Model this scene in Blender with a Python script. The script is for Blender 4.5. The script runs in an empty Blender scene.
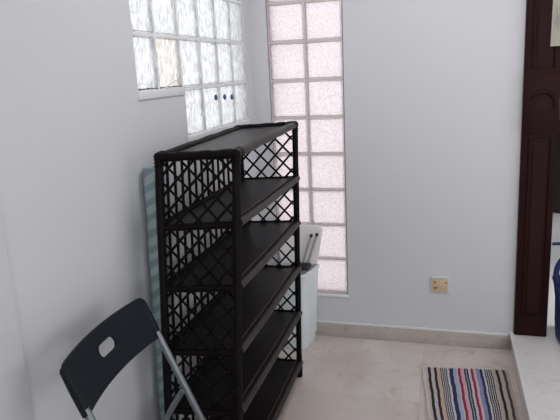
import bpy, bmesh, math, random
from mathutils import Vector, Matrix
random.seed(7)
SC = bpy.context.scene
COL = SC.collection
V = Vector

# ------------------------------------------------------------------ helpers
def link(o):
    COL.objects.link(o); return o

def finish(name, bm, mat, parent=None, base=None, smooth=None):
    """one mesh object; vertices are given in world metres, base = its thing's base"""
    me = bpy.data.meshes.new(name)
    bmesh.ops.recalc_face_normals(bm, faces=bm.faces)
    bm.to_mesh(me); bm.free()
    mats = mat if isinstance(mat, (list, tuple)) else [mat]
    for m in mats: me.materials.append(m)
    o = bpy.data.objects.new(name, me)
    link(o)
    b = V(base) if base is not None else V((0, 0, 0))
    if parent is not None:
        root = parent
        wb = V((0, 0, 0))
        while root is not None:
            wb += root.location; root = root.parent
        me.transform(Matrix.Translation(-(wb + b)))
        o.parent = parent
        o.location = b
    elif base is not None:
        me.transform(Matrix.Translation(-b)); o.location = b
    if smooth is not None:
        for p in me.polygons: p.use_smooth = True
        try: me.set_sharp_from_angle(angle=math.radians(smooth))
        except Exception: pass
    return o

def thing(name, label, cat, loc=(0, 0, 0), group=None):
    o = bpy.data.objects.new(name, None); link(o)
    o.location = loc; o.empty_display_size = .05
    o['label'] = label; o['category'] = cat
    if group: o['group'] = group
    return o

def tag(o, label, cat, group=None):
    o['label'] = label; o['category'] = cat
    if group: o['group'] = group
    return o

def struct(o):
    o['kind'] = 'structure'; return o

def box(bm, x0, x1, y0, y1, z0, z1, bevel=0, seg=2):
    r = bmesh.ops.create_cube(bm, size=1)
    vs = r['verts']
    for v in vs:
        v.co = V(((x0 + x1) / 2 + v.co.x * (x1 - x0), (y0 + y1) / 2 + v.co.y * (y1 - y0), (z0 + z1) / 2 + v.co.z * (z1 - z0)))
    if bevel:
        es = {e for v in vs for e in v.link_edges}
        bmesh.ops.bevel(bm, geom=list(es), offset=bevel, segments=seg, profile=.5, affect='EDGES')
    return vs

def tube(bm, pts, r, n=10, closed=False):
    """tube along a polyline; r number or list"""
    pts = [V(p) for p in pts]
    m = len(pts)
    rs = r if isinstance(r, (list, tuple)) else [r] * m
    up = None; rings = []
    for i, p in enumerate(pts):
        if closed: t = pts[(i + 1) % m] - pts[i - 1]
        else: t = pts[min(i + 1, m - 1)] - pts[max(i - 1, 0)]
        t.normalize()
        if up is None:
            a = V((0, 0, 1)) if abs(t.z) < .9 else V((1, 0, 0))
            up = (a - t * a.dot(t)).normalized()
        else:
            up = (up - t * up.dot(t)).normalized()
        s = t.cross(up)
        rings.append([bm.verts.new(p + (up * math.cos(2 * math.pi * k / n) + s * math.sin(2 * math.pi * k / n)) * rs[i]) for k in range(n)])
    for i in range(m if closed else m - 1):
        a, b = rings[i], rings[(i + 1) % m]
        for k in range(n):
            bm.faces.new((a[k], a[(k + 1) % n], b[(k + 1) % n], b[k]))
    if not closed:
        bm.faces.new(rings[0][::-1]); bm.faces.new(rings[-1])

def bezier(p0, p1, p2, p3, n=12):
    p0, p1, p2, p3 = map(V, (p0, p1, p2, p3)); o = []
    for i in range(n + 1):
        t = i / n; o.append(p0 * (1 - t) ** 3 + p1 * 3 * t * (1 - t) ** 2 + p2 * 3 * t * t * (1 - t) + p3 * t ** 3)
    return o

def prism(bm, poly, d):
    """extrude a planar polygon (list of points) by vector d"""
    d = V(d)
    a = [bm.verts.new(V(p)) for p in poly]; b = [bm.verts.new(V(p) + d) for p in poly]
    n = len(poly)
    bm.faces.new(a); bm.faces.new(b[::-1])
    for i in range(n): bm.faces.new((a[i], b[i], b[(i + 1) % n], a[(i + 1) % n]))

# ------------------------------------------------------------------ materials
def mat(name, col, rough=.5, metal=0, spec=.5, bump=None, vary=None, sheen=0):
    m = bpy.data.materials.new(name); m.use_nodes = True
    nt = m.node_tree; b = nt.nodes['Principled BSDF']
    b.inputs['Base Color'].default_value = (*col, 1)
    b.inputs['Roughness'].default_value = rough
    b.inputs['Metallic'].default_value = metal
    b.inputs['Specular IOR Level'].default_value = spec
    if sheen: b.inputs['Sheen Weight'].default_value = sheen
    tc = None
    if bump or vary:
        tc = nt.nodes.new('ShaderNodeTexCoord')
    if vary:   # (scale, colour2, amount)
        n = nt.nodes.new('ShaderNodeTexNoise'); n.inputs['Scale'].default_value = vary[0]; n.inputs['Detail'].default_value = 5
        nt.links.new(tc.outputs['Object'], n.inputs['Vector'])
        r = nt.nodes.new('ShaderNodeValToRGB')
        r.color_ramp.elements[0].position = .3; r.color_ramp.elements[1].position = .72
        r.color_ramp.elements[0].color = (*col, 1); r.color_ramp.elements[1].color = (*vary[1], 1)
        nt.links.new(n.outputs['Fac'], r.inputs['Fac']); nt.links.new(r.outputs['Color'], b.inputs['Base Color'])
    if bump:   # (scale, strength, distance)
        n = nt.nodes.new('ShaderNodeTexNoise'); n.inputs['Scale'].default_value = bump[0]; n.inputs['Detail'].default_value = 4
        nt.links.new(tc.outputs['Object'], n.inputs['Vector'])
        u = nt.nodes.new('ShaderNodeBump'); u.inputs['Strength'].default_value = bump[1]; u.inputs['Distance'].default_value = bump[2]
        nt.links.new(n.outputs['Fac'], u.inputs['Height']); nt.links.new(u.outputs['Normal'], b.inputs['Normal'])
    return m

def glass_mat(name, tint, scale, stretch, strength, rough=.12, cloud=.3, lo=.7):
    m = bpy.data.materials.new(name); m.use_nodes = True
    nt = m.node_tree; b = nt.nodes['Principled BSDF']; out = nt.nodes['Material Output']
    b.inputs['Base Color'].default_value = (*tint, 1)
    b.inputs['Roughness'].default_value = rough
    b.inputs['Transmission Weight'].default_value = 1
    b.inputs['IOR'].default_value = 1.45
    tc = nt.nodes.new('ShaderNodeTexCoord')
    mp = nt.nodes.new('ShaderNodeMapping'); mp.inputs['Scale'].default_value = stretch
    oi = nt.nodes.new('ShaderNodeObjectInfo')
    ad = nt.nodes.new('ShaderNodeVectorMath'); ad.operation = 'MULTIPLY_ADD'
    ad.inputs[1].default_value = (1, 1, 1)
    cx = nt.nodes.new('ShaderNodeCombineXYZ')
    mu = nt.nodes.new('ShaderNodeMath'); mu.operation = 'MULTIPLY'; mu.inputs[1].default_value = 7.3
    nt.links.new(oi.outputs['Random'], mu.inputs[0])
    for k in range(3): nt.links.new(mu.outputs[0], cx.inputs[k])
    nt.links.new(tc.outputs['Object'], ad.inputs[0]); nt.links.new(cx.outputs[0], ad.inputs[2])
    nt.links.new(ad.outputs[0], mp.inputs['Vector'])
    n = nt.nodes.new('ShaderNodeTexNoise'); n.inputs['Scale'].default_value = scale; n.inputs['Detail'].default_value = 2.5; n.inputs['Distortion'].default_value = .6
    nt.links.new(mp.outputs[0], n.inputs['Vector'])
    u = nt.nodes.new('ShaderNodeBump'); u.inputs['Strength'].default_value = strength; u.inputs['Distance'].default_value = .006
    nt.links.new(n.outputs['Fac'], u.inputs['Height'])
    nt.links.new(u.outputs['Normal'], b.inputs['Normal'])
    cr = nt.nodes.new('ShaderNodeValToRGB'); cr.color_ramp.elements[0].position = .36; cr.color_ramp.elements[1].position = .58
    cr.color_ramp.elements[0].color = (*[t * lo for t in tint], 1); cr.color_ramp.elements[1].color = (*tint, 1)  # ripple shading painted into the tint, darker where the noise is low
    nt.links.new(n.outputs['Fac'], cr.inputs['Fac']); nt.links.new(cr.outputs['Color'], b.inputs['Base Color'])
    tr = nt.nodes.new('ShaderNodeBsdfTranslucent'); tr.inputs['Color'].default_value = (*tint, 1)
    nt.links.new(u.outputs['Normal'], tr.inputs['Normal']); nt.links.new(cr.outputs['Color'], tr.inputs['Color'])
    mx = nt.nodes.new('ShaderNodeMixShader'); mx.inputs[0].default_value = cloud
    nt.links.new(b.outputs[0], mx.inputs[1]); nt.links.new(tr.outputs[0], mx.inputs[2])
    nt.links.new(mx.outputs[0], out.inputs['Surface'])
    return m

def marble(name, c1, c2, c3, tile=None, rough=.28, scale=2.2):
    m = bpy.data.materials.new(name); m.use_nodes = True
    nt = m.node_tree; b = nt.nodes['Principled BSDF']
    b.inputs['Roughness'].default_value = rough
    tc = nt.nodes.new('ShaderNodeTexCoord')
    n1 = nt.nodes.new('ShaderNodeTexNoise'); n1.inputs['Scale'].default_value = scale; n1.inputs['Detail'].default_value = 8; n1.inputs['Distortion'].default_value = 1.2
    nt.links.new(tc.outputs['Object'], n1.inputs['Vector'])
    r = nt.nodes.new('ShaderNodeValToRGB')
    e = r.color_ramp.elements
    e[0].position = .3; e[0].color = (*c1, 1); e[1].position = .7; e[1].color = (*c2, 1)
    nt.links.new(n1.outputs['Fac'], r.inputs['Fac'])
    n2 = nt.nodes.new('ShaderNodeTexNoise'); n2.inputs['Scale'].default_value = scale * 2.6; n2.inputs['Detail'].default_value = 10; n2.inputs['Distortion'].default_value = 2.5
    nt.links.new(tc.outputs['Object'], n2.inputs['Vector'])
    r2 = nt.nodes.new('ShaderNodeValToRGB')
    r2.color_ramp.elements[0].position = .56; r2.color_ramp.elements[0].color = (0, 0, 0, 1)
    r2.color_ramp.elements[1].position = .74; r2.color_ramp.elements[1].color = (.65, .65, .65, 1)
    nt.links.new(n2.outputs['Fac'], r2.inputs['Fac'])
    mx = nt.nodes.new('ShaderNodeMixRGB'); mx.inputs['Color2'].default_value = (*c3, 1)
    nt.links.new(r2.outputs['Color'], mx.inputs['Fac']); nt.links.new(r.outputs['Color'], mx.inputs['Color1'])
    last = mx.outputs[0]
    if tile:
        br = nt.nodes.new('ShaderNodeTexBrick'); br.offset = 0; br.inputs['Scale'].default_value = 1
        br.inputs['Brick Width'].default_value = tile; br.inputs['Row Height'].default_value = tile
        br.inputs['Mortar Size'].default_value = .0012
        br.inputs['Color1'].default_value = (1, 1, 1, 1); br.inputs['Color2'].default_value = (.93, .91, .90, 1); br.inputs['Mortar'].default_value = (.78, .76, .74, 1)
        mp = nt.nodes.new('ShaderNodeMapping'); mp.inputs['Location'].default_value = (.27, .02, 0)
        nt.links.new(tc.outputs['Object'], mp.inputs['Vector']); nt.links.new(mp.outputs[0], br.inputs['Vector'])
        m2 = nt.nodes.new('ShaderNodeMixRGB'); m2.blend_type = 'MULTIPLY'; m2.inputs['Fac'].default_value = 1
        nt.links.new(last, m2.inputs['Color1']); nt.links.new(br.outputs['Color'], m2.inputs['Color2']); last = m2.outputs[0]
    nt.links.new(last, b.inputs['Base Color'])
    return m

M = {}
M['wall'] = mat('white_wall_paint', (.603, .602, .622), .42, bump=(3.5, .12, .02))
M['pier_pale'] = mat('pale_pier_surface', (.63, .62, .64), .4)  # wall pier, slightly lighter than the wall
M['ceil'] = mat('ceiling_paint', (.78, .78, .78), .8)
M['mortar_left'] = mat('pale_grey_mortar', (.70, .71, .725), .8, bump=(60, .2, .002))
M['mortar_back'] = mat('pinkish_grey_mortar', (.56, .51, .51), .8, bump=(60, .2, .002))
M['plaster'] = mat('white_plaster_sill', (.68, .68, .69), .6, bump=(25, .3, .004))
M['glass_left'] = glass_mat('rippled_glass', (.985, .99, 1.0), 32, (1.0, 1.4, .95), 1.0, .10, .38, .66)
M['glass_warm'] = glass_mat('warm_rippled_glass', (1.0, .955, .915), 32, (1.0, 1.4, .95), 1.0, .10, .38, .66)
M['glass_back'] = glass_mat('outdoor_pink_hammered_glass', (1.0, .925, .94), 100, (1, 1, 1), .9, .12, .45, .82)  # pink light from outdoors put into the glass tint
M['floor'] = marble('beige_marble_floor', (.53, .455, .415), (.66, .60, .57), (.42, .355, .315), tile=.6)
M['skirt'] = marble('beige_marble_skirting', (.40, .355, .31), (.48, .43, .385), (.31, .265, .225), scale=5)
M['step'] = marble('pale_marble_step', (.76, .735, .725), (.84, .82, .815), (.62, .585, .57), rough=.22, scale=3)
M['rattan'] = mat('dark_stained_rattan', (.0035, .0022, .0024), .5, spec=.10, vary=(22, (.007, .0048, .0047)), bump=(70, .25, .002))
M['rattan_board'] = mat('dusty_dark_rattan_board', (.0062, .0034, .0036), .40, spec=.2, vary=(7, (.0135, .0088, .0092)), bump=(45, .15, .002))
M['rattan_rail'] = mat('greyish_dark_rattan_rail', (.017, .0115, .0105), .45, spec=.25, vary=(18, (.034, .025, .0215)), bump=(70, .25, .002))  # front rails and front rim rod, greyer than the other rattan
M['black_plastic'] = mat('black_chair_plastic', (.0065, .0095, .013), .55, spec=.2, bump=(300, .08, .0006))
M['grey_steel'] = mat('grey_painted_steel', (.20, .215, .225), .38, metal=.75)
M['dark_plastic'] = mat('matt_black_plastic', (.015, .015, .016), .5)
M['bin_white'] = mat('white_bin_plastic', (.72, .78, .80), .45)
M['bin_lid'] = mat('pale_lid_plastic', (.80, .77, .78), .4)
M['rod'] = mat('thin_grey_metal_rod', (.42, .40, .40), .45, metal=.3)
M['wood'] = mat('dark_mahogany', (.018, .0050, .0050), .45, spec=.10, vary=(9, (.026, .007, .0068)), bump=(30, .15, .002))
M['paper'] = mat('cream_paper', (.74, .70, .60), .85, vary=(12, (.70, .67, .60)))
M['ink'] = mat('faint_grey_ink', (.48, .46, .42), .9)
M['socket'] = mat('white_socket_plate', (.60, .60, .57), .35)
M['socket_tan'] = mat('yellowed_socket_face', (.58, .43, .28), .4)
M['socket_hole'] = mat('dark_socket_hole', (.05, .03, .02), .7)
M['bead'] = mat('blue_bead_glass', (.03, .08, .16), .15)
M['hookclear'] = mat('white_plastic_hook', (.85, .86, .88), .3)
M['bag'] = mat('navy_blue_nylon', (.010, .018, .095), .55, bump=(120, .3, .002))
M['bag_grey'] = mat('grey_webbing', (.30, .31, .36), .8)
M['coat'] = mat('dark_cloth', (.02, .022, .024), .9, vary=(14, (.05, .02, .02)))
M['ground'] = mat('pale_outdoor_paving', (.72, .68, .67), .9)
M['lamp_white'] = mat('lamp_glass', (.9, .9, .9), .4)
M['alu'] = mat('dark_green_window_frame', (.03, .06, .055), .4)

# ------------------------------------------------------------------ world / camera / view
w = bpy.data.worlds.new('overcast_sky'); SC.world = w; w.use_nodes = True
bg = w.node_tree.nodes['Background']; bg.inputs['Color'].default_value = (.95, .975, 1.0, 1); bg.inputs['Strength'].default_value = 1.85

cam = bpy.data.cameras.new('camera'); co = bpy.data.objects.new('camera', cam); link(co)
cam.sensor_width = 36; cam.lens = 584.15 * 36 / 560; cam.clip_start = .02
co.location = (1.0266, -3.1046, 1.5247); co.rotation_euler = (1.3353, .0467, .2718)
SC.camera = co
vs = SC.view_settings
vs.view_transform = 'Standard'; vs.look = 'None'; vs.gamma = 1; vs.exposure = 0.0; vs.use_curve_mapping = False

# ------------------------------------------------------------------ the setting
PIT = .1976
LY0 = -.1031                     # left window: end nearest the corner
LYS = (-.085, -.268, -.467, -.670, -.877, -1.082, -1.256)
def ly(c): return LYS[c]
ZR = [2.27, 2.07, 1.87, 1.67, 1.47, 1.27]        # block rows of the left window
BX0, BX1 = .1008, .5008
BZ1 = 1.6654; BZ = lambda j: BZ1 - .2 * (j - 1)   # joints of the back window
BT, BB = BZ(-2), BZ(8)
H = 2.75; XR = 3.6; YN = -4.3; YF = 2.8; ST = .0995; SX = 1.379

bm = bmesh.new(); box(bm, -.15, XR + .15, YN - .15, .0, -.1, 0); struct(finish('floor', bm, M['floor']))
bm = bmesh.new()
box(bm, SX + .004, XR + .15, YN, .0, .0, ST - .022)
box(bm, SX + .004, XR + .15, .0, YF + .1, -.1, ST - .001)
box(bm, SX - .006, XR + .15, YN, .12, ST - .022, ST, .006, 3)
struct(finish('trim_1', bm, M['step'], smooth=40))['label'] = 'raised pale marble step'

# left wall, with the stepped opening for the glass blocks
L6, L4, L0 = ly(6), ly(4), ly(0)
bm = bmesh.new()
T = .10
box(bm, -T, 0, YN, L6, 0, H)
box(bm, -T, 0, L6, L0, ZR[0], H)
box(bm, -T, 0, L6, L4, 0, ZR[4] - .006)
box(bm, -T, 0, L4, L0, 0, ZR[5] - .006)
box(bm, -T, 0, L0, .1, 0, H)
struct(finish('wall_left', bm, M['wall']))
bm = bmesh.new(); box(bm, .0, .035, YN, -2.012, 0, H, .006, 2)
struct(finish('trim_2', bm, M['pier_pale'], smooth=40))['label'] = 'shallow white wall pier'

# back wall with its window and the doorway
DX0, DX1, DZ = 1.45, 2.45, 2.2
bm = bmesh.new()
box(bm, 0, BX0 - .004, 0, T, 0, H); box(bm, BX0 - .004, BX1 + .004, 0, T, 0, BB - .006); box(bm, BX0 - .004, BX1 + .004, 0, T, BT, H)
box(bm, BX1 + .004, DX0, 0, T, 0, H); box(bm, DX0, DX1, 0, T, DZ, H); box(bm, DX1, XR, 0, T, 0, H)
struct(finish('wall_back', bm, M['wall']))

bm = bmesh.new(); box(bm, -.1, XR + .1, YN - .1, YF + .1, H, H + .1); struct(finish('ceiling', bm, M['ceil']))
# wall behind the camera; its tall window is added for fill light
NX0, NX1, NZ0, NZ1 = 1.3, 3.1, .5, 2.3
bm = bmesh.new()
box(bm, -.1, NX0, YN - .1, YN, 0, H); box(bm, NX1, XR + .1, YN - .1, YN, 0, H); box(bm, NX0, NX1, YN - .1, YN, 0, NZ0); box(bm, NX0, NX1, YN - .1, YN, NZ1, H)
struct(finish('wall_near', bm, M['wall']))
bm = bmesh.new()
for x in (NX0, (NX0 + NX1) / 2 - .025, NX1 - .05): box(bm, x, x + .05, YN - .07, YN - .02, NZ0, NZ1, .004)
for z in (NZ0, NZ1 - .05): box(bm, NX0, NX1, YN - .07, YN - .02, z, z + .05, .004)
struct(finish('window_fill', bm, M['bin_white'], smooth=40))
# right wall with a daylight window
WY0, WY1, WZ0, WZ1 = -2.9, -.7, 1.0, 2.4
bm = bmesh.new()
box(bm, XR, XR + .1, YN, WY0, 0, H); box(bm, XR, XR + .1, WY1, YF, 0, H)
box(bm, XR, XR + .1, WY0, WY1, 0, WZ0); box(bm, XR, XR + .1, WY0, WY1, WZ1, H)
struct(finish('wall_right', bm, M['wall']))
# the space beyond the doorway
bm = bmesh.new()
box(bm, 1.25, 1.35, T, YF, ST, H)
struct(finish('wall_hall', bm, M['wall']))
HX0, HX1, HZ0, HZ1 = 2.0, 3.3, .75, 2.1
bm = bmesh.new()
box(bm, 1.25, HX0, YF, YF + .1, ST, H); box(bm, HX1, XR, YF, YF + .1, ST, H); box(bm, HX0, HX1, YF, YF + .1, ST, HZ0); box(bm, HX0, HX1, YF, YF + .1, HZ1, H)
struct(finish('wall_far', bm, M['wall']))
bm = bmesh.new()
for x in (HX0, (HX0 + HX1) / 2 - .025, HX1 - .05): box(bm, x, x + .05, YF + .02, YF + .07, HZ0, HZ1, .004)
for z in (HZ0, (HZ0 + HZ1) / 2, HZ1 - .05): box(bm, HX0, HX1, YF + .02, YF + .07, z, z + .05, .004)
struct(finish('window_4', bm, M['alu'], smooth=40))
bm = bmesh.new()
for y in (WY0, (WY0 + WY1) / 2 - .025, WY1 - .05): box(bm, XR + .02, XR + .07, y, y + .05, WZ0, WZ1, .004)
for z in (WZ0, WZ1 - .05): box(bm, XR + .02, XR + .07, WY0, WY1, z, z + .05, .004)
struct(finish('window_3', bm, M['bin_white'], smooth=40))
bm = bmesh.new(); box(bm, -14, 16, -14, 16, -.6, -.4); struct(finish('ground', bm, M['ground']))

# skirting
bm = bmesh.new()
box(bm, .0, SX + .004, -.014, 0, 0, .078, .003, 2)
sk = struct(finish('baseboard_back', bm, M['skirt'], smooth=40))
bm = bmesh.new(); box(bm, .0, SX - .012, -.011, 0, .078, .092, .004, 2)  # brightness of the skirting tile's top, put in as a white strip
finish('bright_top_edge', bm, M['plaster'], sk, smooth=40)['label'] = 'white strip painted in for the bright tile top'
bm = bmesh.new(); box(bm, 0, .014, -2.012, -.014, 0, .078, .003, 2)
struct(finish('baseboard_left', bm, M['skirt'], smooth=40))

# glass-block windows -------------------------------------------------
def block_mesh(name, w_, h_, d_, axis, m):
    """a glass block about its centre, faces along `axis`, a raised rim round a rippled face"""
    bm = bmesh.new()
    if axis == 'x': box(bm, -d_ / 2, d_ / 2, -w_ / 2, w_ / 2, -h_ / 2, h_ / 2)
    else: box(bm, -w_ / 2, w_ / 2, -d_ / 2, d_ / 2, -h_ / 2, h_ / 2)
    ax = 0 if axis == 'x' else 1
    bmesh.ops.recalc_face_normals(bm, faces=bm.faces)
    for f in [f for f in bm.faces if abs(f.normal[ax]) > .9]:
        n = f.normal.copy()
        bmesh.ops.inset_individual(bm, faces=[f], thickness=.004, depth=0)
        bmesh.ops.inset_individual(bm, faces=[f], thickness=.007, depth=-.004)
    bm.normal_update()
    es = [e for e in bm.edges if len(e.link_faces) == 2 and e.calc_face_angle(0) > 1.2 and all(abs(abs(v.co[ax]) - d_ / 2) < 1e-5 for v in e.verts)]
    bmesh.ops.bevel(bm, geom=es, offset=.0035, segments=2, profile=.5, affect='EDGES')
    me = bpy.data.meshes.new(name); bm.to_mesh(me); bm.free(); me.materials.append(m); return me

def window(name, m_mortar, cells, axis, joints, me_of):
    bm = bmesh.new()
    for j in joints: box(bm, *j)
    root = struct(finish(name, bm, m_mortar))
    for (c, me) in cells:
        o = bpy.data.objects.new('glass_block', me); link(o); o.parent = root; o.location = c
    return root

GB = .0046
meL = [block_mesh('glass_block', ly(c) - ly(c + 1) - .007, .191, .030, 'x', M['glass_left']) for c in range(6)]
meW = block_mesh('glass_block', ly(4) - ly(5) - .007, .191, .030, 'x', M['glass_warm'])
def me_for(c, warm): return meW if warm else meL[c]
meB = block_mesh('glass_block', .1915, .1915, .030, 'y', M['glass_back'])
cells = []; jo = []
xa, xb = -.040, -.0085
for r in range(5):
    nc = 6 if r < 4 else 4
    zc = ZR[r] - .1
    for c in range(nc):
        warm = (r == 3 and c == 4)
        cells.append(((-.022, (ly(c) + ly(c + 1)) / 2, zc), me_for(c, warm)))
    for c in range(nc + 1):
        jo.append((xa, xb, ly(c) - GB * (c < nc), ly(c) + GB * (c > 0), ZR[r + 1], ZR[r]))
for r in range(1, 5):
    y0 = L6 if r < 5 else L4
    jo.append((xa, xb - .001, y0, L0, ZR[r] - GB, ZR[r] + GB))
jo.append((xa, xb - .001, L6, L4, ZR[4] - GB, ZR[4] + GB)); jo.append((xa, xb - .001, L4, L0, ZR[5] - GB, ZR[5] + GB)); jo.append((xa, xb - .001, L6, L0, ZR[0] - GB, ZR[0]))
win1 = window('window_1', M['mortar_left'], cells, 'x', jo, None)
# plaster ledges below the two steps
bm = bmesh.new(); box(bm, -.01, .006, L6 - .006, L4 - .01, ZR[4] - .026, ZR[4] + .005, .003, 2)
# crack-like lump of plaster at the second block
tube(bm, [(.003, y, ZR[4] + .004 + a) for y, a in ((-1.10, .0), (-1.05, .004), (-1.0, .02), (-.96, .03), (-.93, .022), (-.90, .004))], .0022, 6)
finish('window_sill', bm, M['plaster'], win1, smooth=50)
bm = bmesh.new(); box(bm, -.01, .006, L4 - .004, L0 + .004, ZR[5] - .030, ZR[5] + .005, .004, 2)
finish('window_sill', bm, M['plaster'], win1, smooth=50)

GB = .0050
cells = []; jo = []
ya, yb = .0095, .042
for j in range(-2, 8):
    for c in range(2):
        cells.append(((BX0 + .1 + .2 * c, .024, BZ(j) - .1), meB))
for c in range(3): jo.append((BX0 + .2 * c - GB * (c > 0), BX0 + .2 * c + GB * (c < 2), ya, yb, BB, BT))
for j in range(-2, 9): jo.append((BX0, BX1, ya + .001, yb, BZ(j) - GB, BZ(j) + GB * (j > -2)))
win2 = window('window_2', M['mortar_back'], cells, 'y', jo, None)
bm = bmesh.new(); box(bm, BX0 - .02, BX1 + .012, -.006, .012, BB - .026, BB - .008, .004, 2)
finish('window_sill', bm, M['plaster'], win2, smooth=50)

# ------------------------------------------------------------------ carved door post and its paper
LEAN = lambda z: -.016 * (z - .1) / 1.7
bm = bmesh.new()
x0, x1, yf = 1.392, 1.551, -.034
box(bm, x0, x1, yf, .115, ST + .0005, H - .3, .006, 3)
post_base = (1.46, .04, ST)
def shear(o):
    for v in o.data.vertices:
        z = v.co.z + ST
        v.co.x += LEAN(z)
post = struct(finish('trim_3', bm, M['wood'], base=post_base, smooth=40)); post['label'] = 'carved dark mahogany door post'
shear(post)
def panel(z0, z1, arch):
    """raised mouldings round a recessed field with a bowed end"""
    bm = bmesh.new()
    a, b = x0 + .036, x1 - .026
    pts = [(a, yf - .002, z0), (a, yf - .002, z1), (b, yf - .002, z1), (b, yf - .002, z0)]
    tube(bm, pts, .007, 8, closed=True)
    a2, b2 = a + .018, b - .018
    prism(bm, [(a2, yf, z0 + .02), (b2, yf, z0 + .02), (b2, yf, z1 - .02), (a2, yf, z1 - .02)], (0, -.006, 0))
    o = finish('panel', bm, M['wood'], post, smooth=40); 
    for v in o.data.vertices: v.co.x += LEAN(v.co.z + ST)
panel(.22, 1.145, 1); panel(1.475, 2.4, 0)
# carved block between the panels: a disc with a crescent moulding
bm = bmesh.new()
cxr, czr = (x0 + x1) / 2 + .004, 1.31
box(bm, x0 - .002, x1 + .002, yf - .010, yf + .02, 1.165, 1.455, .004, 2)
ring = [(cxr + .055 * math.cos(t), yf - .012, czr + .055 * math.sin(t)) for t in [math.radians(-30 + 200 * k / 20) for k in range(21)]]
tube(bm, ring, [.003 + .008 * math.sin(math.pi * k / 20) for k in range(21)], 8)
pts = [(cxr + .034 * math.cos(2 * math.pi * k / 24), yf - .010, czr - .004 + .034 * math.sin(2 * math.pi * k / 24)) for k in range(24)]
prism(bm, pts, (0, -.006, 0))
o = finish('carved_block', bm, M['wood'], post, smooth=40)
for v in o.data.vertices: v.co.x += LEAN(v.co.z + ST)
bm = bmesh.new()
box(bm, DX1 - .08, DX1 + .09, yf, .115, ST + .0005, H - .3, .006, 3)
box(bm, x0 - .04, DX1 + .09, yf, .115, H - .3, H - .14, .006, 3)
struct(finish('trim_4', bm, M['wood'], smooth=40))['label'] = 'dark wooden lintel and far door post'

PY = yf - .0125
bm = bmesh.new()
nx, nz = 6, 8; g = []
for i in range(nx + 1):
    col = []
    for k in range(nz + 1):
        x = 1.487 + .15 * i / nx; z = 1.572 + .30 * k / nz
        col.append(bm.verts.new((x - .002, PY - .003 * math.sin(3 * i / nx) ** 2 , z)))
    g.append(col)
for i in range(nx):
    for k in range(nz): bm.faces.new((g[i][k], g[i + 1][k], g[i + 1][k + 1], g[i][k + 1]))
r = bmesh.ops.solidify(bm, geom=bm.faces[:], thickness=.0012)
pap = tag(finish('paper_sheet', bm, M['paper'], base=(1.475, PY, 1.572), smooth=40), 'cream paper sheet stuck high on the dark door post', 'paper')
bm = bmesh.new()
for k in range(9):
    xx = 1.496 + .0045 * k; zz = 1.64 + .012 * ((k * 7) % 4)
    box(bm, xx, xx + .0016, PY - .0060, PY - .0030, zz, zz + .05 + .012 * ((k * 5) % 3))
finish('printing', bm, M['ink'], pap)['label'] = 'faint grey printed marks'

# ------------------------------------------------------------------ rattan rack
FA = [V(c) for c in ((.118, -1.530, 0), (.364, -1.520, 0), (.328, -.491, 0), (.082, -.499, 0))]      # A near wall, B near room, C far room, D far wall
TA = [V(c) for c in ((.129, -1.398, 1.275), (.394, -1.389, 1.284), (.365, -.521, 1.289), (.099, -.530, 1.277))]
def pp(k, z): return FA[k] + (TA[k] - FA[k]) * (z / 1.272)
rb = (.235, -1.0, 0)
rack = thing('shoe_rack', 'dark brown rattan rack with lattice sides, below the glass block window', 'rack', rb)
for k in range(4):
    bm = bmesh.new()
    n = 9
    pts = [pp(k, 1.272 * i / (n - 1)) for i in range(n)]
    tube(bm, pts, [.0165 if i in (0,) else .0142 + .001 * math.sin(i * 2.1 + k) for i in range(n)], 12)
    for z in (.03, 1.235):            # cane bindings
        for q in range(4):
            p = pp(k, z + .009 * q)
            tube(bm, [p + V((.0150 * math.cos(t), .0150 * math.sin(t), .002 * q)) for t in [2 * math.pi * i / 14 for i in range(14)]], .0022, 6, closed=True)
    finish('post', bm, M['rattan'], rack, smooth=50)
# boards: (z at near end, z at far end)
LV = [(1.052, 1.024), (.846, .812), (.628, .586), (.420, .354), (.150, .085)]
def lvl(k, zn, zf): return pp(k, (zn - .008, zn + .002, zf, zf)[k])
for i, (zn, zf) in enumerate(LV):
    c = [lvl(k, zn, zf) for k in range(4)]
    up = V((0, 0, 1))
    bm = bmesh.new()
    N = 12
    grid = []
    for a in range(N + 1):
        row = []
        for b in range(5):
            p = (c[0].lerp(c[3], a / N)).lerp(c[1].lerp(c[2], a / N), b / 4)
            p = p + up * (-.004 * math.sin(math.pi * a / N) - .001 * (b % 2))
            row.append(bm.verts.new(p))
        grid.append(row)
    for a in range(N):
        for b in range(4): bm.faces.new((grid[a][b], grid[a][b + 1], grid[a + 1][b + 1], grid[a + 1][b]))
    bmesh.ops.recalc_face_normals(bm, faces=bm.faces)
    if bm.faces[0].normal.z < 0: bmesh.ops.reverse_faces(bm, faces=bm.faces)
    bmesh.ops.solidify(bm, geom=bm.faces[:], thickness=.012)
    sh = finish('shelf_board', bm, M['rattan_board'], rack, smooth=40)
    # front rail: flattened rod with a thin cane beside it
    bm = bmesh.new()
    d = (c[2] - c[1]).normalized(); o_ = V((.004, 0, 0))
    for off, rr in ((V((.008, 0, -.006)), .0135), (V((-.013, 0, .003)), .0045)):
        tube(bm, [c[1].lerp(c[2], t) + off + up * (-.004 * math.sin(math.pi * t)) for t in [q / 10 for q in range(11)]], rr, 10)
    finish('front_rail', bm, M['rattan_rail'], sh, smooth=50)
    bm = bmesh.new()
    tube(bm, [c[0].lerp(c[3], q / 8) for q in range(9)], .011, 8)
    tube(bm, [c[0].lerp(c[1], q / 4) + up * -.012 for q in range(5)], .0125, 8)
    tube(bm, [c[3].lerp(c[2], q / 4) + up * -.006 for q in range(5)], .0125, 8)
    finish('side_rail', bm, M['rattan'], sh, smooth=50)
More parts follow.
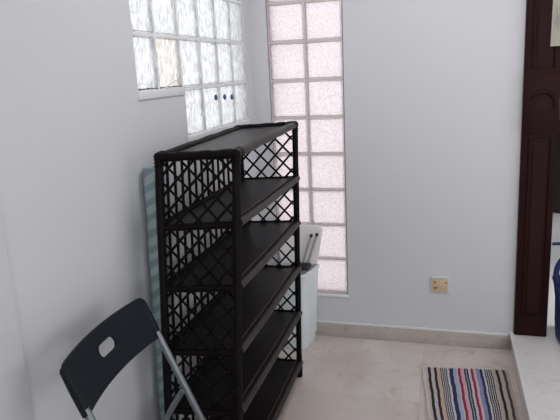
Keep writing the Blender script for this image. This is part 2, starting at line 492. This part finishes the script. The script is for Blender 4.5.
# top board with a rim of thick rods
c = [pp(k, 1.262) for k in range(4)]
bm = bmesh.new()
poly = [bm.verts.new(v + V((0, 0, .002))) for v in c]; f = bm.faces.new(poly)
bm.normal_update()
if f.normal.z < 0: f.normal_flip()
bmesh.ops.subdivide_edges(bm, edges=bm.edges[:], cuts=6, use_grid_fill=True)
bmesh.ops.solidify(bm, geom=bm.faces[:], thickness=.010)
top = finish('top_board', bm, M['rattan_board'], rack, smooth=40)
for a, b in ((0, 1), (1, 2), (2, 3), (3, 0)):
    bm = bmesh.new()
    e = (c[b] - c[a]).normalized() * .004
    N = 14
    tube(bm, [(c[a] - e).lerp(c[b] + e, q / N) + V((0, 0, .002 + .0012 * math.sin(q * 1.7 + a))) for q in range(N + 1)], [.0155 + .0008 * math.sin(q * 2.3) for q in range(N + 1)], 10)
    for cc, s in ((c[a], 1), (c[b], -1)):         # wrapped corner binding
        for q in range(3):
            p = cc + e * s * (3.6 + 2.2 * q) + V((0, 0, .002)); t = e.normalized(); u_ = V((0, 0, 1)); s_ = t.cross(u_)
            tube(bm, [p + (u_ * math.cos(h) + s_ * math.sin(h)) * .0158 for h in [2 * math.pi * i / 14 for i in range(14)]], .0022, 6, closed=True)
    finish('rim_rod', bm, M['rattan_rail'] if (a in (1,)) else M['rattan'], top, smooth=50)

def lattice(q, cu, cv, r=.0042):
    """diagonal cane lattice on the quad q = (p00, p10, p11, p01); cu x cv = diamond half pitch counts"""
    bm = bmesh.new()
    p00, p10, p11, p01 = q
    nrm = (p10 - p00).cross(p01 - p00).normalized()
    W_ = ((p10 - p00).length + (p11 - p01).length) / 2; Hh = (p01 - p00).length
    def P(u, v): return (p00.lerp(p10, u / W_)).lerp(p01.lerp(p11, u / W_), v / Hh)
    for s in (1, -1):
        k = -int(Hh / cv) - 2
        while True:
            u_at0 = k * cu
            # line: u = u_at0 + s' * v*cu/cv
            sl = cu / cv
            pts = []
            if s == 1: f_ = lambda v: u_at0 + sl * v
            else: f_ = lambda v: W_ - (u_at0 + sl * v)
            vlo = max(0, (0 - u_at0) / sl); vhi = min(Hh, (W_ - u_at0) / sl)
            if vhi - vlo > .012:
                m_ = max(2, int((vhi - vlo) / .12) + 1)
                tube(bm, [P(f_(vlo + (vhi - vlo) * i / m_), vlo + (vhi - vlo) * i / m_) + nrm * r * .8 * s for i in range(m_ + 1)], r, 6)
            k += 1
            if k * cu > W_: break
    return bm
def qd(a, b, z0, z1, ins=.014):
    p = [pp(a, z0), pp(b, z0), pp(b, z1), pp(a, z1)]
    e = (p[1] - p[0]).normalized() * ins
    return (p[0] + e, p[1] - e, p[2] - e, p[3] + e)
finish('lattice_panel', lattice(qd(0, 1, .06, 1.25), .064, .068, .0046), M['rattan'], rack, smooth=60)
finish('lattice_panel', lattice(qd(3, 2, .06, 1.25), .070, .076, .0048), M['rattan'], rack, smooth=60)
bm = bmesh.new()                      # the back is a row of upright canes
for k in range(1, 14):
    t = k / 14
    a, b = pp(0, .06).lerp(pp(3, .06), t), pp(0, 1.25).lerp(pp(3, 1.25), t)
    tube(bm, [a.lerp(b, q / 5) for q in range(6)], .0055, 8)
finish('back_canes', bm, M['rattan'], rack, smooth=60)

# ------------------------------------------------------------------ folding chair
yaw, rec = .068, .393
cc = V((.187, -1.842, .814)); WD = .444; BH = .138
wd = V((-math.sin(yaw), math.cos(yaw), 0)); fw = V((math.cos(yaw), math.sin(yaw), 0))
dn = V((0, 0, -1)) * math.cos(rec) + fw * math.sin(rec)
nb = fw * math.cos(rec) + V((0, 0, 1)) * math.sin(rec)        # out of the backrest's front
chair = thing('folding_chair', 'black folding chair with slotted backrest against the left wall', 'chair', (.3, -1.85, 0))
bm = bmesh.new()
# backrest: rounded outline with a slot, bowed backwards in the middle
NU, NV = 44, 18
def bpt(s, t, off):
    bow = .028 * (1 - (s / (WD / 2)) ** 2)
    return cc + wd * s + dn * (t - .010 * (1 - (s / (WD / 2)) ** 2)) - nb * bow + nb * off
def inside(s, t):
    r_ = .030; a, b = abs(s) - (WD / 2 - r_), abs(t) - (BH / 2 - r_)
    if t > 0: r_ = .012; a, b = abs(s) - (WD / 2 - r_), abs(t) - (BH / 2 - r_)
    return not (a > 0 and b > 0 and a * a + b * b > r_ * r_)
# polar-free construction: outline ring to slot ring, bridged
def outline(n):
    pts = []
    def arc(cx, cy, r, a0, a1, k):
        for i in range(k + 1):
            a = math.radians(a0 + (a1 - a0) * i / k); pts.append((cx + r * math.cos(a), cy + r * math.sin(a)))
    X, Y = WD / 2, BH / 2
    def seg(x0_, y0_, x1_, y1_, k):
        for i in range(1, k): pts.append((x0_ + (x1_ - x0_) * i / k, y0_ + (y1_ - y0_) * i / k))
    R1, R2 = .012, .026
    arc(X - R1, Y - R1, R1, 0, 90, 4); seg(X - R1, Y, -X + R1, Y, 22); arc(-X + R1, Y - R1, R1, 90, 180, 4)
    seg(-X, Y - R1, -X, -Y + R2, 5); arc(-X + R2, -Y + R2, R2, 180, 270, 6); seg(-X + R2, -Y, X - R2, -Y, 20)
    arc(X - R2, -Y + R2, R2, 270, 360, 6); seg(X, -Y + R2, X, Y - R1, 5)
    return pts
OUT = outline(0)
sx_, sy_, sc_ = .043, .0180, -.008
def slot_pt(px, py):
    a = math.atan2(py - sc_ , px * .42)
    # stadium by superellipse
    ca, sa = math.cos(a), math.sin(a); h = sx_ - sy_      # stadium
    if abs(ca) * sy_ <= abs(sa) * h: return (ca / abs(sa) * sy_, sc_ + math.copysign(sy_, sa))
    q = ca * ca + sa * sa; bb = abs(ca) * h; r_ = bb + math.sqrt(bb * bb - q * (h * h - sy_ * sy_))
    return (r_ * ca, sc_ + r_ * sa)
IN = [slot_pt(*p) for p in OUT]
RN = 7
layers = {}
for side, off in (('f', .007), ('b', -.007)):
    rings = []
    for k in range(RN + 1):
        t = k / RN; rr = []
        for (a, b) in zip(OUT, IN):
            u_, v_ = a[0] + (b[0] - a[0]) * t, a[1] + (b[1] - a[1]) * t
            rr.append(bm.verts.new(bpt(u_, v_, off * (.55 if k in (0, RN) else 1))))
        rings.append(rr)
    layers[side] = rings
n = len(OUT)
for side in 'fb':
    for k in range(RN):
        for i in range(n):
            q = (layers[side][k][i], layers[side][k][(i + 1) % n], layers[side][k + 1][(i + 1) % n], layers[side][k + 1][i])
            bm.faces.new(q)
for k in (0, RN):
    for i in range(n):
        bm.faces.new((layers['f'][k][i], layers['f'][k][(i + 1) % n], layers['b'][k][(i + 1) % n], layers['b'][k][i]))
# end sleeves gripping the tubes
for s in (-1, 1):
    tube(bm, [bpt(s * (WD / 2 - .0115), t, -.003) for t in (-BH / 2 + .006, -BH / 2 + .014, 0, BH / 2 - .003)], [.004, .0095, .0118, .0122], 12)
finish('backrest', bm, M['black_plastic'], chair, smooth=50)
ZTOP = cc.z + BH / 2 * math.cos(rec)
def on_leg(s, z):
    p = cc + wd * s * (WD / 2 - .0115) - nb * .003
    return p + dn * ((p.z - z) / math.cos(rec))
def foot(p, bm):
    tube(bm, [p + V((0, 0, .0)), p + V((0, 0, .03))], .015, 10)
for s in (-1, 1):
    bm = bmesh.new()
    tube(bm, [on_leg(s, z) for z in (cc.z - .046, .6, .45, .25, .012)], .0108, 12)
    lg = finish('front_leg', bm, M['grey_steel'], chair, smooth=50)
    bm = bmesh.new(); p = on_leg(s, .0); tube(bm, [V((p.x, p.y, 0)), V((p.x - .012, p.y, .03))], .0145, 10)
    finish('foot_cap', bm, M['dark_plastic'], lg, smooth=50)
    bm = bmesh.new()
    p = on_leg(s, .565) - wd * s * .021; inn = V(p)
    b0 = inn + dn * -.03
    crv = bezier(inn + dn * -.02 - fw * .002, inn + dn * .03 - fw * .05, V((p.x - .10, p.y, .46)), V((p.x - .115, p.y, .34)), 12)
    crv += [V((p.x - .135, p.y, .15)), V((p.x - .15, p.y, .012))]
    tube(bm, crv, .0095, 10)
    lg = finish('rear_leg', bm, M['grey_steel'], chair, smooth=50)
    bm = bmesh.new(); tube(bm, [V((p.x - .152, p.y, 0)), V((p.x - .147, p.y, .03))], .0135, 10)
    finish('foot_cap', bm, M['dark_plastic'], lg, smooth=50)
for nm, z, back in (('stretcher', .16, False), ('stretcher', .13, True)):
    bm = bmesh.new()
    if back:
        a = on_leg(1, .565) - wd * .021; b = on_leg(-1, .565) + wd * .021
        a = V((a.x - .134, a.y, z)); b = V((b.x - .134, b.y, z))
    else: a, b = on_leg(1, z), on_leg(-1, z)
    tube(bm, [a.lerp(b, q / 4) for q in range(5)], .009, 10)
    finish(nm, bm, M['grey_steel'], chair, smooth=50)
bm = bmesh.new()
sc0 = on_leg(0, .44); sc0 = (on_leg(1, .44) + on_leg(-1, .44)) / 2
for t in range(1):
    pts = []
    for a, b in ((-.03, -.165), (.27, -.165), (.30, -.15), (.315, 0), (.30, .15), (.27, .165), (-.03, .165)):
        pts.append(sc0 + fw * a + wd * b + V((0, 0, -.02)))
    prism(bm, pts, (0, 0, .022))
bmesh.ops.bevel(bm, geom=bm.edges[:], offset=.006, segments=2, affect='EDGES')
finish('seat', bm, M['black_plastic'], chair, smooth=40)
for s in (-1, 1):
    bm = bmesh.new()
    tube(bm, [sc0 + wd * s * .17 + fw * a + V((0, 0, -.024)) for a in (-.04, .1, .27)], .008, 8)
    finish('seat_rail', bm, M['grey_steel'], chair, smooth=50)

# ------------------------------------------------------------------ striped mat stored behind the rack
mm = bpy.data.materials.new('pale_teal_striped_sheet'); mm.use_nodes = True
nt = mm.node_tree; b = nt.nodes['Principled BSDF']; b.inputs['Roughness'].default_value = .5
tc = nt.nodes.new('ShaderNodeTexCoord'); mp = nt.nodes.new('ShaderNodeMapping'); mp.inputs['Rotation'].default_value = (0, math.radians(28), 0)
wv = nt.nodes.new('ShaderNodeTexWave'); wv.bands_direction = 'Z'; wv.inputs['Scale'].default_value = 6.5; wv.inputs['Distortion'].default_value = 1.2; wv.inputs['Detail'].default_value = 2; wv.inputs['Detail Scale'].default_value = 2
rp = nt.nodes.new('ShaderNodeValToRGB'); rp.color_ramp.elements[0].position = .3; rp.color_ramp.elements[0].color = (.22, .31, .325, 1)
rp.color_ramp.elements[1].position = .65; rp.color_ramp.elements[1].color = (.37, .46, .475, 1)
nt.links.new(tc.outputs['Object'], mp.inputs['Vector']); nt.links.new(mp.outputs[0], wv.inputs['Vector']); nt.links.new(wv.outputs['Fac'], rp.inputs['Fac']); nt.links.new(rp.outputs['Color'], b.inputs['Base Color'])
bm = bmesh.new()
NZ = 16; prof = []
for (xo, yo) in ((.014, .0), (.018, -.012), (.034, -.018), (.054, -.014), (.068, .0), (.074, .02), (.072, .045), (.014, .045)):
    prof.append((xo, yo))
rings = []
for k in range(NZ + 1):
    z = .001 + 1.215 * k / NZ
    sc = 1 - .25 * max(0, (z - 1.0)) 
    rings.append([bm.verts.new((xo * 1.0 + .002 * math.sin(k * 1.9 + i) * (0 < i < 6), -1.378 + .065 * z + yo, z)) for i, (xo, yo) in enumerate(prof)])
for k in range(NZ):
    for i in range(len(prof)):
        j = (i + 1) % len(prof); bm.faces.new((rings[k][i], rings[k][j], rings[k + 1][j], rings[k + 1][i]))
bm.faces.new(rings[0]); bm.faces.new(rings[-1])
tag(finish('folded_mat', bm, mm, base=(.035, -1.2, .001), smooth=60), 'tall pale teal striped folded mat between dark rack and left wall', 'mat')

# ------------------------------------------------------------------ white bin in the corner behind the rack
bn = thing('waste_bin', 'tall white plastic bin with raised lid, behind the rack in the corner', 'bin', (.2, -.12, 0))
bm = bmesh.new()
def ringbox(z, xa_, xb_, ya_, yb_, r, k=4):
    pts = []
    for (cx_, cy_, a0) in ((xb_ - r, yb_ - r, 0), (xa_ + r, yb_ - r, 90), (xa_ + r, ya_ + r, 180), (xb_ - r, ya_ + r, 270)):
        for i in range(k + 1):
            a = math.radians(a0 + 90 * i / k); yy = cy_ + r * math.sin(a); pts.append(V((cx_ + r * math.cos(a) + .20 * (yy + .21), yy, z)))
    return pts
sec = [(0.001, .125, .292, -.208, -.07), (.012, .12, .296, -.213, -.065), (.22, .11, .303, -.218, -.040), (.425, .10, .310, -.224, -.022), (.43, .094, .316, -.230, -.019), (.447, .094, .316, -.230, -.019), (.447, .104, .306, -.220, -.027), (.05, .13, .295, -.20, -.04)]
rings = [[bm.verts.new(p) for p in ringbox(z, a, b_, c_, d_, .022)] for z, a, b_, c_, d_ in sec]
for i in range(len(rings) - 1):
    n = len(rings[0])
    for k in range(n): bm.faces.new((rings[i][k], rings[i][(k + 1) % n], rings[i + 1][(k + 1) % n], rings[i + 1][k]))
bm.faces.new(rings[0]); bm.faces.new(rings[-1])
finish('body', bm, M['bin_white'], bn, smooth=40)
# raised lid: a shallow tray leaning back to the wall, wider towards its top
bm = bmesh.new()
lid = [(.135, -.060, .452), (.342, -.060, .452), (.356, -.050, .54), (.376, -.040, .655), (.345, -.038, .675), (.13, -.038, .675), (.11, -.050, .55)]
prism(bm, lid, (0, .016, .0))
bmesh.ops.bevel(bm, geom=bm.edges[:], offset=.005, segments=2, affect='EDGES')
finish('lid', bm, M['bin_lid'], bn, smooth=40)
for xa_, xt, zt in ((.262, .318, .627), (.292, .350, .634)):
    bm = bmesh.new(); tube(bm, [(xa_, -.085, .452), (xt, -.066, zt)], .0068, 10)
    rd = finish('rod', bm, M['rod'], bn, smooth=50); rd['label'] = 'thin grey metal rod'
    bm = bmesh.new(); d_ = V((xt - xa_, .019, zt - .452)).normalized(); e_ = V((xt, -.066, zt))
    tube(bm, [e_ - d_ * .012, e_ + d_ * .004], .0084, 10)
    finish('rod_cap', bm, M['dark_plastic'], rd, smooth=50)
bm = bmesh.new()
box(bm, .245, .312, -.150, -.07, .446, .466, .005, 2)
for q in range(4): box(bm, .25 + .018 * q, .256 + .017 * q, -.156, -.08, .446, .474, .002, 1)
finish('hinge', bm, M['dark_plastic'], bn, smooth=40)['label'] = 'black ribbed hinge clip'

# ------------------------------------------------------------------ socket
so = thing('wall_socket', 'white electrical socket with yellowed face low on the back wall', 'socket', (1.008, 0, .353))
bm = bmesh.new()
box(bm, .958, 1.058, -.009, 0, .306, .400, .004, 3)
finish('plate', bm, M['socket'], so, smooth=40)
bm = bmesh.new(); box(bm, .968, 1.049, -.0125, -.008, .316, .384, .002, 2)
fc = finish('face', bm, M['socket_tan'], so, smooth=40); fc['label'] = 'yellowed tan face'
bm = bmesh.new()
prism(bm, [(.972, -.0118, .337), (.998, -.0118, .337), (.986, -.0118, .327)], (0, -.0012, 0))
finish('chip', bm, M['socket_hole'], fc)['label'] = 'dark chip'
for xx, zz in ((.978, .366), (1.036, .366)):
    bm = bmesh.new(); box(bm, xx, xx + .009, -.0132, -.011, zz - .004, zz + .004)
    finish('socket_hole', bm, M['socket_hole'], fc)['label'] = 'dark pin hole'
bm = bmesh.new(); box(bm, .962, 1.054, -.013, -.008, .386, .397, .002, 2)
finish('top_ridge', bm, M['socket'], so, smooth=40)

# ------------------------------------------------------------------ striped rag rug
cols = {'cream': (.52, .47, .45), 'black': (.020, .016, .018), 'pale': (.47, .43, .44), 'peach': (.50, .36, .29), 'greyp': (.07, .062, .085), 'white': (.52, .50, .52),
        'navy': (.022, .024, .085), 'bluegrey': (.33, .35, .46), 'red': (.24, .025, .055), 'pink': (.58, .32, .38), 'green': (.035, .06, .065), 'lav': (.22, .23, .37), 'beige': (.42, .36, .325), 'brown': (.07, .045, .045)}
order = list(cols); rm = [mat('rag_' + k, cols[k], .95, bump=(180, .5, .003)) for k in order]
st = [('cream', 20), ('pink', 4), ('cream', 5), ('black', 16), ('pale', 18), ('black', 15), ('peach', 20)]
for q in range(4): st += [('greyp', 6), ('white', 4)]
st += [('white', 8), ('navy', 21), ('bluegrey', 20), ('white', 6), ('red', 15), ('pink', 16), ('white', 3), ('green', 10), ('bluegrey', 4), ('green', 10), ('white', 9), ('pink', 4), ('red', 13), ('pink', 7), ('white', 6), ('lav', 22), ('navy', 15), ('white', 10)]
for q in range(4): st += [('black', 6), ('pale', 5)]
st += [('beige', 16), ('black', 15), ('beige', 21), ('brown', 15), ('beige', 16)]
tot = sum(s for _, s in st)
c00, c10, c01, c11 = V((.929, -.304, 0)), V((1.346, -.256, 0)), V((.999, -1.0, 0)), V((1.362, -.955, 0))
bm = bmesh.new()
us = []; acc = 0; mi = []
for nm, wdt in st:
    k = 2 if wdt > 12 else 1
    for q in range(k): us.append((acc + wdt * q / k) / tot); mi.append(order.index(nm))
    acc += wdt
us.append(1.0)
NV_ = 150; G = []
for j in range(NV_ + 1):
    v = j / NV_; row = []
    for i, u in enumerate(us):
        wob = .0028 * math.sin(v * 21 + u * 5) + .0018 * math.sin(v * 57 + u * 17)
        uu = u + wob
        rag = .007 * math.sin(i * 2.7) * math.sin(i * 1.3 + 1) * (1 - v if v < .5 else -v) if j in (0, NV_) else 0
        p = c00.lerp(c10, uu).lerp(c01.lerp(c11, uu), v)
        p.y += rag
        p.z = .009 + .0022 * math.sin(j * math.pi / 1.5 + (i % 2) * math.pi / 2) + .001 * math.sin(i * 3.1 + j)
        row.append(bm.verts.new(p))
    G.append(row)
for j in range(NV_):
    for i in range(len(us) - 1):
        f = bm.faces.new((G[j][i], G[j][i + 1], G[j + 1][i + 1], G[j + 1][i])); f.material_index = mi[i]
bmesh.ops.recalc_face_normals(bm, faces=bm.faces)
top_faces = bm.faces[:]
# border skirt down to the floor
bd = [e for e in bm.edges if len(e.link_faces) == 1]
ex = bmesh.ops.extrude_edge_only(bm, edges=bd)
for v in ex['geom']:
    if isinstance(v, bmesh.types.BMVert): v.co.z = .0005
ed = [e for e in bm.edges if len(e.link_faces) == 1]
try: bmesh.ops.contextual_create(bm, geom=ed)
except Exception: pass
tag(finish('rag_rug', bm, rm, base=(1.15, -.63, 0), smooth=None), 'multicoloured striped woven rag rug on the beige marble floor', 'rug')

# ------------------------------------------------------------------ blue bead hooks on the glass blocks
for (y, z, lab) in ((-.542, 1.415, 'blue bead hook on the glass, farthest from the room corner'), (-.427, 1.410, 'blue bead hook on the glass, middle one of three'), (-.330, 1.405, 'blue bead hook on the glass, nearest the room corner')):
    t = thing('suction_hook', lab, 'hook', (-.0115, y, z), 'blue bead hooks on the glass blocks')
    bm = bmesh.new()
    r = bmesh.ops.create_uvsphere(bm, u_segments=16, v_segments=10, radius=1)
    for v in r['verts']: v.co = V((-.0005 + v.co.x * .008, y + v.co.y * .0095, z + v.co.z * .014))
    finish('bead', bm, M['bead'], t, smooth=80)
    bm = bmesh.new()
    pts = [(.004, y + .012 + .0, z - .018)] + [(.008, y - .004 - .020 * math.cos(a), z - .030 - .022 * math.sin(a)) for a in [math.radians(180 - 180 * q / 10) for q in range(11)]]
    pts = [(.004, y - .006, z - .014)] + [(.009, y - .006 + .018 * math.sin(a), z - .032 + .018 * math.cos(a)) for a in [math.radians(10 + 200 * q / 12) for q in range(13)]]
    tube(bm, pts, .0018, 8)
    finish('hook', bm, M['hookclear'], t, smooth=60)['label'] = 'small white curved hook'

# ------------------------------------------------------------------ blue bag in the doorway
bag = thing('backpack', 'navy blue bag with grey strap standing in the doorway', 'bag', (1.76, -.06, ST))
bm = bmesh.new()
secs = [(ST + .001, .14, .07), (ST + .02, .162, .10), (.20, .168, .115), (.32, .173, .11), (.40, .186, .08), (.44, .197, .05), (.452, .19, .02)]
rings = []
for z, hx, hy in secs:
    rings.append([bm.verts.new((1.752 + hx * math.copysign(abs(math.cos(a)) ** .6, math.cos(a)), -.06 + hy * math.copysign(abs(math.sin(a)) ** .6, math.sin(a)), z)) for a in [2 * math.pi * k / 28 for k in range(28)]])
for i in range(len(rings) - 1):
    for k in range(28): bm.faces.new((rings[i][k], rings[i][(k + 1) % 28], rings[i + 1][(k + 1) % 28], rings[i + 1][k]))
bm.faces.new(rings[0]); bm.faces.new(rings[-1])
finish('body', bm, M['bag'], bag, smooth=60)
bm = bmesh.new(); tube(bm, bezier((1.575, -.10, .43), (1.535, -.12, .52), (1.60, -.12, .66), (1.80, -.10, .60), 14), .014, 8)
finish('handle', bm, M['bag'], bag, smooth=60)
bm = bmesh.new(); tube(bm, bezier((1.61, -.115, .43), (1.60, -.13, .48), (1.62, -.13, .54), (1.68, -.12, .58), 12), .011, 8)
finish('strap', bm, M['bag_grey'], bag, smooth=60)['label'] = 'grey webbing strap'
bm = bmesh.new(); tube(bm, bezier((1.545, -.06, .618), (1.60, -.07, .63), (1.70, -.08, .62), (1.80, -.10, .60), 8), .008, 8)
finish('hanging_loop', bm, M['bag'], bag, smooth=60)

# dark garment on a hook beyond the doorway
g = thing('hanging_coat', 'dark garment hanging at the right edge beyond the door post', 'coat', (1.785, .6, .62))
bm = bmesh.new()
rings = []
for z, hx, hy in ((.62, .15, .05), (.75, .145, .055), (.95, .14, .06), (1.15, .145, .055), (1.22, .08, .04), (1.26, .03, .02)):
    rings.append([bm.verts.new((1.785 + hx * math.cos(a) * (1 + .08 * math.sin(5 * a)), .6 + hy * math.sin(a) * (1 + .15 * math.sin(6 * a)), z)) for a in [2 * math.pi * k / 30 for k in range(30)]])
for i in range(len(rings) - 1):
    for k in range(30): bm.faces.new((rings[i][k], rings[i][(k + 1) % 30], rings[i + 1][(k + 1) % 30], rings[i + 1][k]))
bm.faces.new(rings[0]); bm.faces.new(rings[-1])
finish('cloth', bm, M['coat'], g, smooth=60)
bm = bmesh.new(); tube(bm, [(1.785, .6, 1.25), (1.785, .6, 1.5), (1.785, .6, 2.0), (1.785, .6, H)], .004, 6)
finish('hanger', bm, M['rod'], g, smooth=60)

# ------------------------------------------------------------------ lights
def area(name, loc, rot, sx, sy, power, col):
    l = bpy.data.lights.new(name, 'AREA'); l.shape = 'RECTANGLE'; l.size = sx; l.size_y = sy; l.energy = power; l.color = col
    o = bpy.data.objects.new(name, l); link(o); o.location = loc; o.rotation_euler = rot; return o
# daylight entering by the window of the right wall
area('window_daylight', (XR - .01, (WY0 + WY1) / 2, (WZ0 + WZ1) / 2), (0, math.radians(90), 0), WZ1 - WZ0, WY1 - WY0, 9, (.93, .97, 1.0))
# daylight in the space beyond the doorway
area('hall_daylight', ((HX0 + HX1) / 2, YF - .01, (HZ0 + HZ1) / 2), (math.radians(-90), 0, 0), HX1 - HX0, HZ1 - HZ0, 10, (.95, .98, 1.0))
area('near_window_fill', ((NX0 + NX1) / 2, YN + .01, (NZ0 + NZ1) / 2), (math.radians(90), 0, 0), NX1 - NX0, NZ1 - NZ0, 19.5, (.97, .98, 1.0))  # fill from the added near window, evens out the back wall
# unseen ceiling lamp, added to fill the room with light
lt = thing('added_ceiling_lamp', 'round white ceiling lamp, unseen, added for fill light', 'lamp', (1.05, -1.1, H))
bm = bmesh.new()
r = bmesh.ops.create_uvsphere(bm, u_segments=24, v_segments=12, radius=1)
for v in r['verts']: v.co = V((1.05 + v.co.x * .17, -1.1 + v.co.y * .17, H - .001 + min(0, v.co.z) * .07))
finish('lamp_shade', bm, M['lamp_white'], lt, smooth=60)
area('ceiling_fill', (1.05, -1.1, H - .09), (0, 0, 0), .7, .7, 13.5, (.99, .975, .985))
